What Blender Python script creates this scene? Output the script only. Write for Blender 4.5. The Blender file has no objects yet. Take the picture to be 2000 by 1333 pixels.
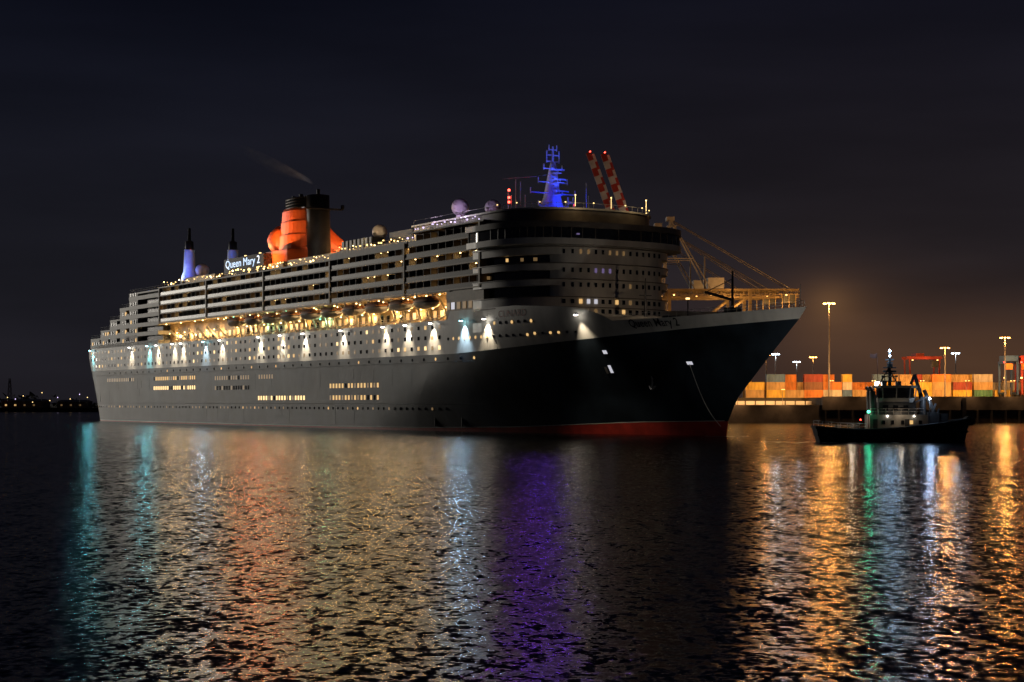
import bpy, math, random
from mathutils import Vector, Matrix
random.seed(7)
R=math.radians
col=bpy.context.scene.collection
D=bpy.data
PI=math.pi
# ---------------------------------------------------------------- materials
def mat(name,c,rough=.5,metal=0,var=.25,scale=1.0,bump=0,emit=None,es=0,stretch=(1,1,1),spec=.5):
    m=D.materials.new(name);m.use_nodes=True;nt=m.node_tree;N=nt.nodes;L=nt.links
    b=N['Principled BSDF'];b.inputs['Roughness'].default_value=rough;b.inputs['Metallic'].default_value=metal
    b.inputs['Specular IOR Level'].default_value=spec
    tc=N.new('ShaderNodeTexCoord');mp=N.new('ShaderNodeMapping');mp.inputs['Scale'].default_value=stretch
    n=N.new('ShaderNodeTexNoise');n.inputs['Scale'].default_value=scale;n.inputs['Detail'].default_value=5
    L.new(tc.outputs['Object'],mp.inputs[0]);L.new(mp.outputs[0],n.inputs['Vector'])
    r=N.new('ShaderNodeValToRGB');L.new(n.outputs['Fac'],r.inputs[0])
    r.color_ramp.elements[0].position=.3;r.color_ramp.elements[1].position=.7
    r.color_ramp.elements[0].color=tuple(x*(1-var) for x in c)+(1,)
    r.color_ramp.elements[1].color=tuple(min(1,x*(1+var)) for x in c)+(1,)
    L.new(r.outputs[0],b.inputs['Base Color'])
    if bump:
        bp=N.new('ShaderNodeBump');bp.inputs['Strength'].default_value=bump;bp.inputs['Distance'].default_value=.2
        L.new(n.outputs['Fac'],bp.inputs['Height']);L.new(bp.outputs[0],b.inputs['Normal'])
    if emit:
        b.inputs['Emission Color'].default_value=tuple(emit)+(1,);b.inputs['Emission Strength'].default_value=es
    return m
M={}
M['hull']=mat('hull_black',(.022,.032,.043),.5,0,.85,.09,.5,stretch=(1,1,.8),spec=.26)
M['red']=mat('boot_red',(.45,.035,.02),.5,0,.3,.4)
M['white']=mat('ship_white',(.60,.57,.51),.45,0,.22,.3,stretch=(1,1,.3))
M['terrace']=mat('terrace_grey_white',(.44,.42,.38),.5,0,.2,.3)
M['cream']=mat('ship_cream',(.38,.28,.16),.5,0,.3,.5)
M['grey']=mat('ship_grey',(.15,.125,.10),.5,0,.25,.5)
M['dgrey']=mat('dark_grey',(.05,.05,.055),.4,0,.3,.5)
M['balus']=mat('balustrade_glass',(.045,.035,.022),.25,0,.4,.4)
M['deck']=mat('deck_teak',(.22,.15,.09),.7,0,.25,.8)
M['glass']=mat('dark_glass',(.012,.013,.016),.12,0,.3,1)
M['lit']=mat('lit_window',(.5,.35,.15),.5,emit=(1,.60,.22),es=.8,var=.3,scale=.3)
M['lit2']=mat('lit_window_bright',(.5,.4,.25),.5,emit=(1,.68,.30),es=1.6)
M['dim']=mat('dim_window',(.2,.14,.06),.4,emit=(1,.6,.25),es=.14)
M['cool']=mat('cool_window',(.4,.4,.5),.4,emit=(.85,.85,.95),es=.6)
M['purple']=mat('purple_window',(.3,.25,.5),.4,emit=(.6,.45,1),es=.18)
M['funnel']=mat('funnel_red',(.86,.15,.035),.5,0,.12,.3)
M['black']=mat('funnel_black',(.045,.043,.043),.4,.3,.4,.4)
M['boatorange']=mat('boat_orange',(.60,.25,.09),.5,0,.15,1)
M['boatwhite']=mat('boat_white',(.6,.52,.42),.5,0,.12,1)
M['mast']=mat('mast_white',(.7,.7,.75),.5,0,.1,1)
M['dome']=mat('dome_white',(.6,.53,.60),.5,0,.1,1)
M['warm']=mat('warm_bulb',(1,.8,.5),.5,emit=(1,.66,.26),es=12)
M['warm2']=mat('warm_bulb_soft',(1,.8,.5),.5,emit=(1,.66,.25),es=3)
M['teal']=mat('teal_bulb',(.5,1,.8),.5,emit=(.15,1,.65),es=5)
M['whitebulb']=mat('white_bulb',(1,1,1),.5,emit=(1,.95,.85),es=25)
M['cyanbulb']=mat('cyan_bulb',(1,1,1),.5,emit=(.3,.85,1),es=22)
M['violetbulb']=mat('violet_bulb',(1,1,1),.5,emit=(.75,.6,1),es=2.4)
M['redbulb']=mat('red_bulb',(1,.1,.1),.5,emit=(1,.05,.03),es=12)
M['greenbulb']=mat('green_bulb',(.1,1,.4),.5,emit=(.05,1,.45),es=9)
M['orangebulb']=mat('sodium_lamp',(1,.6,.2),.5,emit=(1,.42,.09),es=18)
M['amber']=mat('amber_work_lamp',(1,.6,.2),.5,emit=(1,.5,.14),es=8)
M['coolbulb']=mat('cool_lamp',(1,1,1),.5,emit=(.7,.85,1),es=30)
M['letterlit']=mat('lit_letters',(.8,.9,1),.5,emit=(.55,.74,1),es=1.5)
M['letterdark']=mat('dark_letters',(.008,.008,.01),.6)
M['letterred']=mat('red_letters',(.30,.05,.035),.5)
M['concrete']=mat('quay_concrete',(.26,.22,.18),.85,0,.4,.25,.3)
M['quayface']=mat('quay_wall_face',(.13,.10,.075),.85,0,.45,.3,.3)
M['ground']=mat('yard_asphalt',(.07,.065,.06),.85,0,.3,.1)
M['steel']=mat('galvanised',(.30,.27,.24),.5,.3,.2,.5)
M['craneyellow']=mat('crane_cream',(.42,.31,.16),.5,0,.25,.5)
M['cranered']=mat('crane_red',(.45,.05,.035),.5,0,.2,.5)
M['carrierblue']=mat('carrier_blue',(.03,.08,.22),.5,0,.2,.5)
M['cranewhite']=mat('crane_white',(.60,.58,.56),.5,0,.15,.5)
M['rubber']=mat('rubber',(.02,.02,.02),.7,0,.4,1)
M['tughull']=mat('tug_black',(.022,.024,.028),.4,0,.4,.6)
M['tugwhite']=mat('tug_white',(.30,.28,.25),.5,0,.35,.6)
M['tuggrey']=mat('tug_grey',(.05,.052,.056),.5,0,.3,.6)
M['tugred']=mat('tug_red_deck',(.16,.05,.03),.6,0,.3,.6)
M['land']=mat('far_land',(.02,.02,.018),.9,0,.4,.02)
M['leaf']=mat('far_foliage',(.035,.045,.025),.9,0,.5,.2)
M['shed']=mat('shed_wall',(.10,.09,.085),.8,0,.3,.2)
M['rope']=mat('rope',(.45,.42,.36),.8,0,.2,2)
M['foam']=mat('foam',(.5,.52,.52),.8,0,.2,2)
# ---------------------------------------------------------------- mesh builder
class MB:
    def __init__(s): s.v=[];s.f=[];s.m=[];s.sm=[]
    def add(s,vs,fs,mi=0,smooth=False):
        o=len(s.v);s.v+=[tuple(p) for p in vs]
        for f in fs: s.f.append(tuple(i+o for i in f));s.m.append(mi);s.sm.append(smooth)
        return s
    def box(s,x0,x1,y0,y1,z0,z1,mi=0):
        vs=[(x,y,z) for x in(x0,x1) for y in(y0,y1) for z in(z0,z1)]
        return s.add(vs,[(0,1,3,2),(4,6,7,5),(0,4,5,1),(2,3,7,6),(0,2,6,4),(1,5,7,3)],mi)
    def beam(s,p,q,w,h,mi=0):
        p=Vector(p);q=Vector(q);d=(q-p).normalized()
        up=Vector((0,0,1)) if abs(d.z)<.95 else Vector((0,1,0))
        a=d.cross(up).normalized();b=a.cross(d).normalized()
        vs=[]
        for c in(p,q):
            for i,j in((-1,-1),(1,-1),(1,1),(-1,1)): vs.append(c+a*(i*w/2)+b*(j*h/2))
        return s.add(vs,[(0,1,2,3),(7,6,5,4),(0,4,5,1),(1,5,6,2),(2,6,7,3),(3,7,4,0)],mi)
    def tube(s,p,q,r0,r1=None,n=8,mi=0):
        r1=r0 if r1 is None else r1
        p=Vector(p);q=Vector(q);d=(q-p).normalized()
        up=Vector((0,0,1)) if abs(d.z)<.95 else Vector((0,1,0))
        a=d.cross(up).normalized();b=a.cross(d).normalized();vs=[]
        for c,r in((p,r0),(q,r1)):
            for k in range(n):
                t=2*PI*k/n;vs.append(c+a*math.cos(t)*r+b*math.sin(t)*r)
        s.add(vs,[(k,(k+1)%n,n+(k+1)%n,n+k)[::-1] for k in range(n)],mi,True)
        return s.add(vs,[tuple(range(n)),tuple(range(2*n-1,n-1,-1))],mi)
    def path(s,pts,r,n=6,mi=0):
        for a,b in zip(pts,pts[1:]): s.tube(a,b,r,r,n,mi)
        return s
    def lathe(s,prof,c=(0,0,0),n=16,mi=0,sx=1,sy=1,shear=0):
        vs=[];k=len(prof)
        for r,z in prof:
            for j in range(n):
                t=2*PI*j/n;vs.append((c[0]+r*math.cos(t)*sx+shear*z,c[1]+r*math.sin(t)*sy,c[2]+z))
        fs=[(i*n+j,i*n+(j+1)%n,(i+1)*n+(j+1)%n,(i+1)*n+j) for i in range(k-1) for j in range(n)]
        return s.add(vs,fs,mi,True)
    def ball(s,c,r,n=14,mi=0,sc=(1,1,1)):
        m=n//2
        prof=[(r*math.sin(PI*i/m),-r*math.cos(PI*i/m)*sc[2]) for i in range(m+1)]
        return s.lathe(prof,c,n,mi,sc[0],sc[1])
    def prism(s,poly,z0,z1,mi=0,caps=True,smooth=False):
        n=len(poly);vs=[(x,y,z0) for x,y in poly]+[(x,y,z1) for x,y in poly]
        s.add(vs,[(i,(i+1)%n,n+(i+1)%n,n+i) for i in range(n)],mi,smooth)
        if caps: s.add(vs,[tuple(range(n-1,-1,-1)),tuple(range(n,2*n))],mi)
        return s
    def grid(s,rows,mi=0,smooth=True,closed=False):
        k=len(rows[0]);vs=[p for r in rows for p in r]
        fs=[(i*k+j,i*k+(j+1)%k,(i+1)*k+(j+1)%k,(i+1)*k+j) for i in range(len(rows)-1) for j in range(k if closed else k-1)]
        return s.add(vs,fs,mi,smooth)
    def merge(s,o,loc=(0,0,0),rz=0):
        c,sn=math.cos(rz),math.sin(rz);off=len(s.v)
        s.v+=[(x*c-y*sn+loc[0],x*sn+y*c+loc[1],z+loc[2]) for x,y,z in o.v]
        s.f+=[tuple(i+off for i in f) for f in o.f];s.m+=o.m;s.sm+=o.sm
        return s
    def mesh(s,name,mats):
        me=D.meshes.new(name);me.from_pydata(s.v,[],s.f)
        for m in mats: me.materials.append(M[m] if isinstance(m,str) else m)
        me.polygons.foreach_set('material_index',s.m);me.polygons.foreach_set('use_smooth',s.sm)
        me.update();return me
    def build(s,name,mats,parent=None,loc=None,rz=0):
        if isinstance(mats,str): mats=[mats]
        return link(name,s.mesh(name,mats),parent,loc,rz)
def link(name,data,parent=None,loc=None,rz=0):
    o=D.objects.new(name,data);col.objects.link(o)
    if parent: o.parent=parent
    if loc: o.location=loc
    o.rotation_euler=(0,0,rz);return o
def tag(o,label=None,cat=None,group=None,kind=None):
    if label:o['label']=label
    if cat:o['category']=cat
    if group:o['group']=group
    if kind:o['kind']=kind
    return o
def empty(name,loc,rz=0):
    return link(name,None,None,loc,rz)
def many(name,items,parent,limit=98):
    cache={}
    for mb,mats,loc,rz in items[:limit]:
        k=(id(mb),tuple(mats))
        if k not in cache: cache[k]=mb.mesh(name,mats)
        link(name,cache[k],parent,loc,rz)
    rest=items[limit:]
    if rest:
        allm=[];big=MB()
        for mb,mats,loc,rz in rest:
            for m in mats:
                if m not in allm: allm.append(m)
            t=MB();t.v=mb.v;t.f=mb.f;t.sm=mb.sm;t.m=[allm.index(mats[i]) for i in mb.m]
            big.merge(t,loc,rz)
        o=big.build(name,allm,parent);o['kind']='stuff'
def text_mesh(txt,size,squash=1.0,bold=0):
    cu=D.curves.new('t','FONT');cu.body=txt;cu.size=size;cu.resolution_u=3;cu.offset=bold
    ob=D.objects.new('t',cu);col.objects.link(ob)
    bpy.context.view_layer.update()
    me=D.meshes.new_from_object(ob.evaluated_get(bpy.context.evaluated_depsgraph_get()))
    D.objects.remove(ob)
    vs=[tuple(v.co) for v in me.vertices];fs=[tuple(p.vertices) for p in me.polygons]
    xs=[v[0] for v in vs];ys=[v[1] for v in vs]
    x0,x1=min(xs),max(xs);y0=min(ys)
    return [((x-x0)*squash,y-y0) for x,y,z in vs],fs,(x1-x0)*squash
def light(name,kind,loc,energy,color,parent=None,radius=.3,aim=None,angle=None,blend=1):
    l=D.lights.new(name,kind);l.energy=energy;l.color=color;l.shadow_soft_size=radius
    if kind=='SPOT': l.spot_size=angle;l.spot_blend=blend
    o=link(name,l,parent,loc)
    if aim: o.rotation_euler=Vector(aim).to_track_quat('-Z','Y').to_euler()
    return o
def interp(tab,x):
    if x<=tab[0][0]: return tab[0][1]
    for (a,b),(c,d) in zip(tab,tab[1:]):
        if x<=c: return b+(d-b)*(x-a)/(c-a)
    return tab[-1][1]
# ---------------------------------------------------------------- ship frame: u aft, v starboard, h up
X0,Z0,CC,SS=40.7,322.0,.85,.527
ANG=math.atan2(CC,-SS)
def W(u,v,h): return (X0-SS*u-CC*v, Z0+CC*u-SS*v, h)
ship=empty('ocean_liner',(X0,Z0,0),ANG)
tag(ship,'huge dark hulled ocean liner with lit decks and glowing red funnel','ship')
STEM=[(-3,1.5),(0,0),(2.6,-.3),(7,-3),(14.5,-11.9),(21.4,-20.5),(23.4,-22.4),(30,-28)]
STERN=[(-3,313),(0,316),(10,319.5),(20,323),(30,324)]
def ustem(h): return interp(STEM,h)
def ustern(h): return interp(STERN,h)
def hb(u,h):
    d=u-ustem(h)
    if d<=0: return 0
    k=max(0,min(1,h/23));L=105-31*k;p=1.7+.35*k;t=min(1,d/L)
    b=20.5*(1-(1-t)**p)
    e=ustern(h)-u;Rs=16
    if e<Rs: b*=1-(.06+.10*(1-k))*((Rs-e)/Rs)**2.5
    return max(b,.35*min(1,d/.5)) if d<2 else b
def border(u): return 16.9+4.5*max(0,(64-u)/86)**1.25
def redtop(u): return interp([(-22,2.8),(0,2.4),(35,1.1),(70,.6),(140,.34),(330,.3)],u)
def toph(u): return interp([(-23,23.5),(0,22.4),(16,22.1),(21,24.3),(28,25.2),(45,26.2),(71.9,26.2),(72,24.4),(330,24.4)],u)
def deckh(u): return 45.0 if u<88 else 43.0 if u<130 else 41.8
ST=sorted(set([0,.002,.005,.01,.016,.024,.034]+[.045+.0125*i for i in range(14)]+[.22+.03*i for i in range(24)]+[.93,.945,.96,.972,.982,.99,.995,1.0]+[(72+22)/346.,(71.9+22)/346.]))
ST=[s for s in ST if s<=1]
def hullstrip(levels,side):
    rows=[]
    for s in ST:
        un=-22+346*s;row=[]
        for lv in levels:
            h=lv(un);a,b=ustem(h),ustern(h);u=a+(b-a)*s
            row.append((u,side*hb(u,h),h))
        rows.append(row if side>0 else row[::-1])
    return rows
def lerpf(f,g,t): return lambda u:f(u)*(1-t)+g(u)*t
def hullpart(name,m,levels):
    mb=MB()
    for sd in(1,-1): mb.grid(hullstrip(levels,sd))
    a=hullstrip(levels,1)[-1];b=hullstrip(levels,-1)[-1][::-1]
    mb.grid([a,b],smooth=False)
    return mb.build(name,m,ship)
low=lambda u:-2.0
hullpart('boot_topping','red',[low,lambda u:0,redtop])
hull=hullpart('hull','hull',[lerpf(redtop,border,i/12) for i in range(13)])
uph=hullpart('upper_hull','white',[lerpf(border,toph,i/3) for i in range(4)])
mb=MB();rows=[]
for s in ST[1:-1]:
    un=-22+346*s;h=redtop(un)+.02;u=ustem(h)+(ustern(h)-ustem(h))*s
    rows.append([(u,hb(u,h)+.03,h),(u,hb(u,h+.14)+.03,h+.14)])
mb.grid(rows);mb.build('waterline_stripe','white',ship)
for hh,nm in((15.2,'rubbing_strake'),(6.0,'rubbing_strake')):
    mb=MB();pts=[(u,hb(u,hh)+.02,hh) for u in range(60,316,6)]
    mb.path(pts,.06,5);mb.build(nm,'hull',ship)
mb=MB()
for (u,h) in((160,4),(268,12),(270,9.5),(118,13.2),(128,4.5)):
    mb.box(u-1.3,u+1.3,hb(u,h)-.3,hb(u,h)+.03,h-1.1,h+1.1)
for k in range(26):
    u=70+k*9.5+random.uniform(-2,2);h=random.choice((3,8.5,12))
    mb.box(u-.04,u+.04,hb(u,h)-.3,hb(u,h)+.02,h-2,h+2)
mb.build('shell_plating_detail','hull',ship)['kind']='stuff'
def deckpoly(u0,u1,h,inset=.3,step=3):
    us=[u0+(u1-u0)*i/ max(1,int((u1-u0)/step)) for i in range(int((u1-u0)/step)+1)]
    return [(u,max(.05,hb(u,h)-inset)) for u in us]+[(u,-max(.05,hb(u,h)-inset)) for u in us[::-1]]
mb=MB();p=deckpoly(-21.0,60,21.2)
mb.add([(x,y,21.2) for x,y in p],[tuple(range(len(p)))]);mb.build('forecastle_deck','dgrey',ship)
mb=MB();p=deckpoly(60,322,24.3)
mb.add([(x,y,24.3) for x,y in p],[tuple(range(len(p)))]);mb.build('promenade_deck','deck',ship)
# ---------------------------------------------------------------- superstructure
def outline(b,a,uc,n,uback,k=28):
    pts=[(uback,b)]
    for i in range(k+1):
        t=PI/2-PI*i/k
        sv=math.sin(t);cv=math.cos(t)
        v=b*math.copysign(abs(sv)**(2/n),sv);u=uc-a*abs(cv)**(2/n)
        pts.append((u,v))
    pts.append((uback,-b));return pts
core=MB()
core.box(60,88,-18.6,18.6,30.6,44.7,0)
core.box(88,252,-18.6,18.6,30.6,41.5,0)
core.box(70,252,-16.4,16.4,24.3,30.6,0)
core.box(56,72,-20.2,20.2,24.3,30.7,0)
core.build('superstructure','cream',ship)
mb=MB();mb.box(56,90,-20.3,20.3,44.7,45.0).box(90,130.4,-20.3,20.3,41.5,43.0).box(130.4,252,-20.3,20.3,41.45,41.8);mb.build('sun_deck','grey',ship)
mb=MB();mb.box(70,252,16.45,20.4,30.55,30.75);mb.build('boat_deck_canopy','cream',ship)
# front block
o_in=outline(18.8,17.5,56,2.9,60);o_out=outline(20.5,20,56,2.9,60)
fr=MB()
fr.prism(o_out,21.2,28.1,0,True,True)
front_lv=[(30.3,31.7),(33.5,35.0),(36.7,38.6)]
for a,b in front_lv: fr.prism(o_out,a,b,0,True,True)
cen=[p for p in o_out if abs(p[1])<13.4];cen=[(58,cen[0][1])]+cen+[(58,cen[-1][1])]
for a,b in((28.1,30.3),(31.7,33.5),(35.0,36.7)): fr.prism(cen,a,b,0,False,True)
fr.build('forward_house','white',ship)
o_l=outline(20.68,20.2,56,2.9,60)
for hh in(25.9,28.0,31.62,34.9,38.3):
    MB().prism(o_l,hh-.1,hh+.08,0,True,True).build('deck_ledge','grey',ship)
for v in(12.9,-12.9): MB().box(-.25,.25,-.35,.35,24.4,38.5).build('front_buttress','grey',ship,(37.9+.8,v,0))
mb=MB();mb.prism(o_in,28.1,38.6,0,False,True);mb.build('corner_window_band','glass',ship)
mb=MB();o=outline(15,14,44,2.4,47);mb.prism(o,21.2,24.2,0,True,True);mb.build('forecastle_house','white',ship)
# bridge
mb=MB();ow=outline(23.0,19,54,3.2,58.5);mb.prism(ow,38.65,39.9,0,True,True);mb.build('bridge_wing_deck','white',ship)
mb=MB();og=outline(22.6,18.6,54,3.2,58.2);mb.prism(og,39.9,42.1,0,True,True);br=mb.build('bridge_window_band','glass',ship)
mull=MB().box(-.1,.1,-.1,.1,39.9,42.1)
many('window_mullion',[(mull,['grey'],(x,y,0),0) for (x,y) in og],ship)
mb=MB();mb.prism(outline(23.2,19.4,54,3.0,58.6),42.1,43.3,0,True,True);mb.build('bridge_roof','grey',ship)
mb=MB();o2=outline(18.5,16,56,2.4,90);mb.prism(o2,43.3,46.4,0,True,True);mb.build('observation_house','grey',ship)
mb=MB();mb.prism(outline(18.9,16.4,56,2.4,90.4),46.4,46.75,0,True,True);mb.build('observation_roof','white',ship)
MB().box(-.15,.15,-.3,.3,0,.3).build('console_light','purple',ship,(35.5,10,40.6))
win=MB().box(-.12,.12,-.34,.34,-.45,.45)
slit=MB().box(-.12,.12,-.24,.24,-.45,.45)
def front_u(v,b=20.5,a=20,uc=56,n=2.9): return uc-a*(1-min(1,abs(v)/b)**n)**(1/n)
items=[]
LITF={(37.4,2):'dim',(37.4,3):'dim',(37.4,6):'dim',(37.4,7):'dim',(37.4,8):'dim',(33.6,4):'purple',(33.6,5):'purple',(33.6,6):'purple',(30.6,9):'dim',(27.2,2):'lit',(27.2,3):'cool',(27.2,4):'cool',(27.2,7):'lit',(27.2,9):'dim',(25.2,4):'dim',(25.2,8):'lit'}
for h in(37.4,33.6,30.6,27.2,25.2):
    for i in range(15):
        v=12.1-i*1.73
        u=front_u(v)
        d=(front_u(v+.1)-front_u(v-.1))/.2
        items.append((slit if h>28 else win,[LITF.get((h,i),'glass')],(u-.02,v,h-.1),-math.atan(d)))
many('front_window',items,ship)
for (v,h) in((18.4,36),(17.2,35.9),(15.6,35.9),(-17,35.9),(19,32.7)):
    u=front_u(v,18.8,17.5);MB().box(-.1,.1,-.4,.4,-.4,.3).build('corner_window','lit' if h>35.95 or v<0 else 'dim',ship,(u-.1,v,h),-R(25))
# balconies
FL=[31.0,33.7,36.4,39.1,41.8]
for k,h in enumerate(FL):
    u1=251 if k<4 else 89
    MB().box(57,u1,18.6,20.5,h-.22,h+.02).box(57,u1,20.42,20.54,h-.24,h+.08).build('balcony_floor','cream',ship)
    MB().box(57,u1,20.38,20.44,h+.08,h+.98).build('balustrade','balus',ship)
    MB().box(57,u1,20.36,20.48,h+1.0,h+1.07).build('handrail','cream',ship)
div=MB().box(-.06,.06,-1.75,-.02,0,2.4)
cw=MB().box(-1.05,1.05,-.05,.06,0,2.0)
di=[];wi=[];cells=[]
for i in range(57):
    u=58.5+i*3.38
    for k,h in enumerate(FL):
        if k==4 and u>86: continue
        di.append((div,['grey'],(u,20.35,h+.02),0))
        r=random.random()
        m='glass'
        if r<.12: m='lit'
        elif r<.27: m='lit2';cells.append((u+1.69,h))
        elif r<.46: m='dim'
        wi.append((cw,[m],(u+1.69,18.66,h+.1),0))
many('balcony_divider',di,ship);many('cabin_window',wi,ship)
cellp=MB().box(-.6,.6,-.14,.14,-.08,0)
for (u,h) in cells[:80]:
    cellp.build('balcony_lamp','warm',ship,(u,19.3,h+2.43))
for i,u in enumerate([57.2,91,130,171,212,250.6]):
    MB().box(-.3,.3,-1.9,.06,30.7,deckh(u)-.35).build('structural_fin','cream',ship,(u,20.6,0))
pw=MB().box(-.7,.7,-.04,.08,0,1.5)
it=[]
for i in range(54):
    r=random.random()
    it.append((pw,['lit2' if r<.35 else 'lit' if r<.7 else 'glass'],(74+i*3.25,16.42,25.5),0))
many('promenade_window',it,ship)
lamp=MB().lathe([(0,-.22),(.18,-.15),(.2,0),(0,.02)],n=8)
it=[]
for i in range(60):
    if random.random()<.1: continue
    it.append((lamp,['teal' if i in(14,22,29,41) else 'warm'],(73.5+i*2.95+random.uniform(-.5,.5),19.2,30.35 if i%2 else 27.4),0))
many('deck_lamp',it,ship)
for i in range(15):
    light('promenade_light','POINT',(78+i*12,17.7,26.6),700*random.uniform(.6,1.4),(1,.61,.22) if i not in(5,8) else (.5,1,.6),ship,.35)
def railing(u0,u1,vf,h,hf=None,mats='white',gap=1.6,hh=1.1,name='railing',r=.04):
    mb=MB();n=int(abs(u1-u0)/gap);P=[]
    for i in range(n+1):
        u=u0+(u1-u0)*i/n;v=vf(u) if callable(vf) else vf;z=hf(u) if hf else h
        P.append((u,v,z));mb.tube((u,v,z),(u,v,z+hh),r,n=4)
    for q in(.5,1.0): mb.path([(a,b,c+hh*q) for a,b,c in P],r,4)
    return mb.build(name,mats,ship)
railing(72.5,318,lambda u:hb(u,24.4)-.15,24.4)
railing(-21.5,15,lambda u:max(.3,hb(u,22.4)-.25),0,lambda u:toph(u)-.05,hh=1.2)
railing(-21.5,15,lambda u:-max(.3,hb(u,22.4)-.25),0,lambda u:toph(u)-.05,hh=1.2)
railing(57,88,20.2,45.0,gap=1.2);railing(91,130,20.2,43.0,mats='cream');railing(131,250,20.2,41.8,gap=1.6,mats='cream')
mb=MB()
for a,b in zip(o2,o2[1:]):
    mb.tube((a[0],a[1],46.7),(a[0],a[1],47.8),.05,n=4);mb.tube((a[0],a[1],47.8),(b[0],b[1],47.8),.05,n=4)
mb.build('railing','white',ship)
bulb=MB().box(-.1,.1,-.1,.1,-.1,.1);bulb2=MB().box(-.15,.15,-.15,.15,-.15,.15)
it=[]
u=60
while u<250:
    if random.random()<.9:
        bb=bulb2 if random.random()<.35 else bulb
        it.append((bb,['violetbulb'] if u<93 else [random.choice(['warm2','warm2','warm'])],(u,20.0-random.random()*1.2,deckh(u)+.5+random.random()*1.1),0))
    u+=random.uniform(1.0,2.2)
for p in o2[2:-2:3]: it.append((bulb,['warm2'],(p[0],p[1],47.9),0))
many('sun_deck_lamp',it,ship)
for i in range(9):
    uu=95+i*18.5
    if i==6: continue
    light('sun_deck_light','POINT',(uu,17.5,deckh(uu)+2.3),750,(1,.62,.22),ship,.3)
for u in(66,80): light('sun_deck_light','POINT',(u,19.5,47.5),200,(.8,.6,1),ship,.3)
light('sun_deck_light','POINT',(37,8,48.5),220,(1,.7,.35),ship,.3)
light('sun_deck_light','POINT',(37,-8,48.5),220,(1,.7,.35),ship,.3)
for v in(-9,0,9): MB().ball((38,v,49.0),.16,8).tube((38,v,46.7),(38,v,49.0),.05,n=4).build('mast_house_lamp','warm2',ship)
# davits
def davit():
    mb=MB()
    mb.beam((0,-3.3,24.4),(0,-2.6,27.3),.35,.4);mb.beam((0,-2.6,27.3),(0,-1.0,29.6),.35,.4)
    mb.beam((0,-1.0,29.6),(0,.5,30.3),.35,.4);mb.tube((0,.4,30.3),(0,.4,29.6),.12,n=5)
    mb.beam((0,-3.3,26.0),(0,-.6,24.5),.2,.25)
    return mb
dv=davit();it=[]
boats=[81+12.1*k for k in range(10)]
for u in boats:
    for s in(-3.8,3.8): it.append((dv,['white'],(u+s,20.3,0),0))
many('davit',it,ship)
for u in boats:
    MB().ball((0,0,0),.13,8).build('boat_fill_lamp','warm',ship,(u+6.0,21.6,29.6))  # added lamps that brighten the outboard sides of the lifeboats
    MB().beam((0,-1.2,0),(0,0,0),.07,.07).build('fill_lamp_bracket','grey',ship,(u+6.0,21.6,29.8))
    light('boat_fill_light','POINT',(u+6.0,22.3,28.6),130,(1,.68,.34),ship,.15)  # fill light of the added boat lamp
it=[];arm=MB().beam((0,-3,24.6),(0,.6,28.2),.4,.5)
arm.tube((0,.6,28.2),(0,.6,27.2),.2,n=6)
for u in(204,211,219,226,234,241): it.append((arm,['white'],(u,20.0,0),0))
many('raft_crane',it,ship)
# ---------------------------------------------------------------- hull windows
def hull_item(mb,m,u,h,off=.0):
    v=hb(u,h);d=(hb(u+.5,h)-hb(u-.5,h))
    return (mb,[m],(u,v+off,h),math.atan(d))
hw=MB().box(-.48,.48,-.25,.04,-.42,.42)
ph=MB();ph.tube((0,-.2,0),(0,.06,0),.34,n=10)
A=[]
for i in range(77):
    u=74.5+i*3.2
    for h in(23.0,20.7,18.4):
        r=random.random()
        m='lit2' if r<.05 else 'lit' if r<.18 else 'dim' if r<.5 else 'glass'
        A.append(hull_item(hw,m,u,h))
many('hull_window',A,ship)
B=[]
for i in range(20):
    u=26+i*2.35
    B.append(hull_item(ph,'lit' if random.random()<.7 else 'glass',u,20.0+(.4 if u<40 else .2)))
for i in range(7): B.append(hull_item(ph,'lit' if i%3==0 else 'glass',38+i*2.2,22.9))
for i in range(90):
    r=random.random();u=74+i*2.7
    B.append(hull_item(ph,'lit' if r<.12 else 'dim' if r<.4 else 'glass',u,4.9))
for i in range(45):
    u=60+i*5.4;B.append(hull_item(ph,'glass' if random.random()<.85 else 'lit',u,15.9))
many('porthole',B,ship)
C_=[]
lw=MB().box(-.42,.42,-.25,.05,-.55,.55)
for a,b,h,m in((104,131,10.4,'lit'),(104,131,7.5,'lit'),(145,174,7.5,'lit2'),(165,174,13.2,'dim'),(181,205,13.2,'dim'),(221,256,13.6,'lit'),(221,256,10.7,'lit2'),(274,300,13.6,'dim'),(181,205,10.4,'glass')):
    u=a
    while u<b:
        r=random.random();C_.append(hull_item(lw,m if r<.7 else 'dim' if r<.9 else 'glass',u,h));u+=1.7
many('lower_window',C_[:],ship,100)
it=[]
for i,u in enumerate((71,69,66.5,64,61.5,59,56.5)):
    it.append((pw,['cool' if i in(1,6) else 'dim'],(u,20.22,26.6),0))
many('house_window',it,ship)
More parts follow.
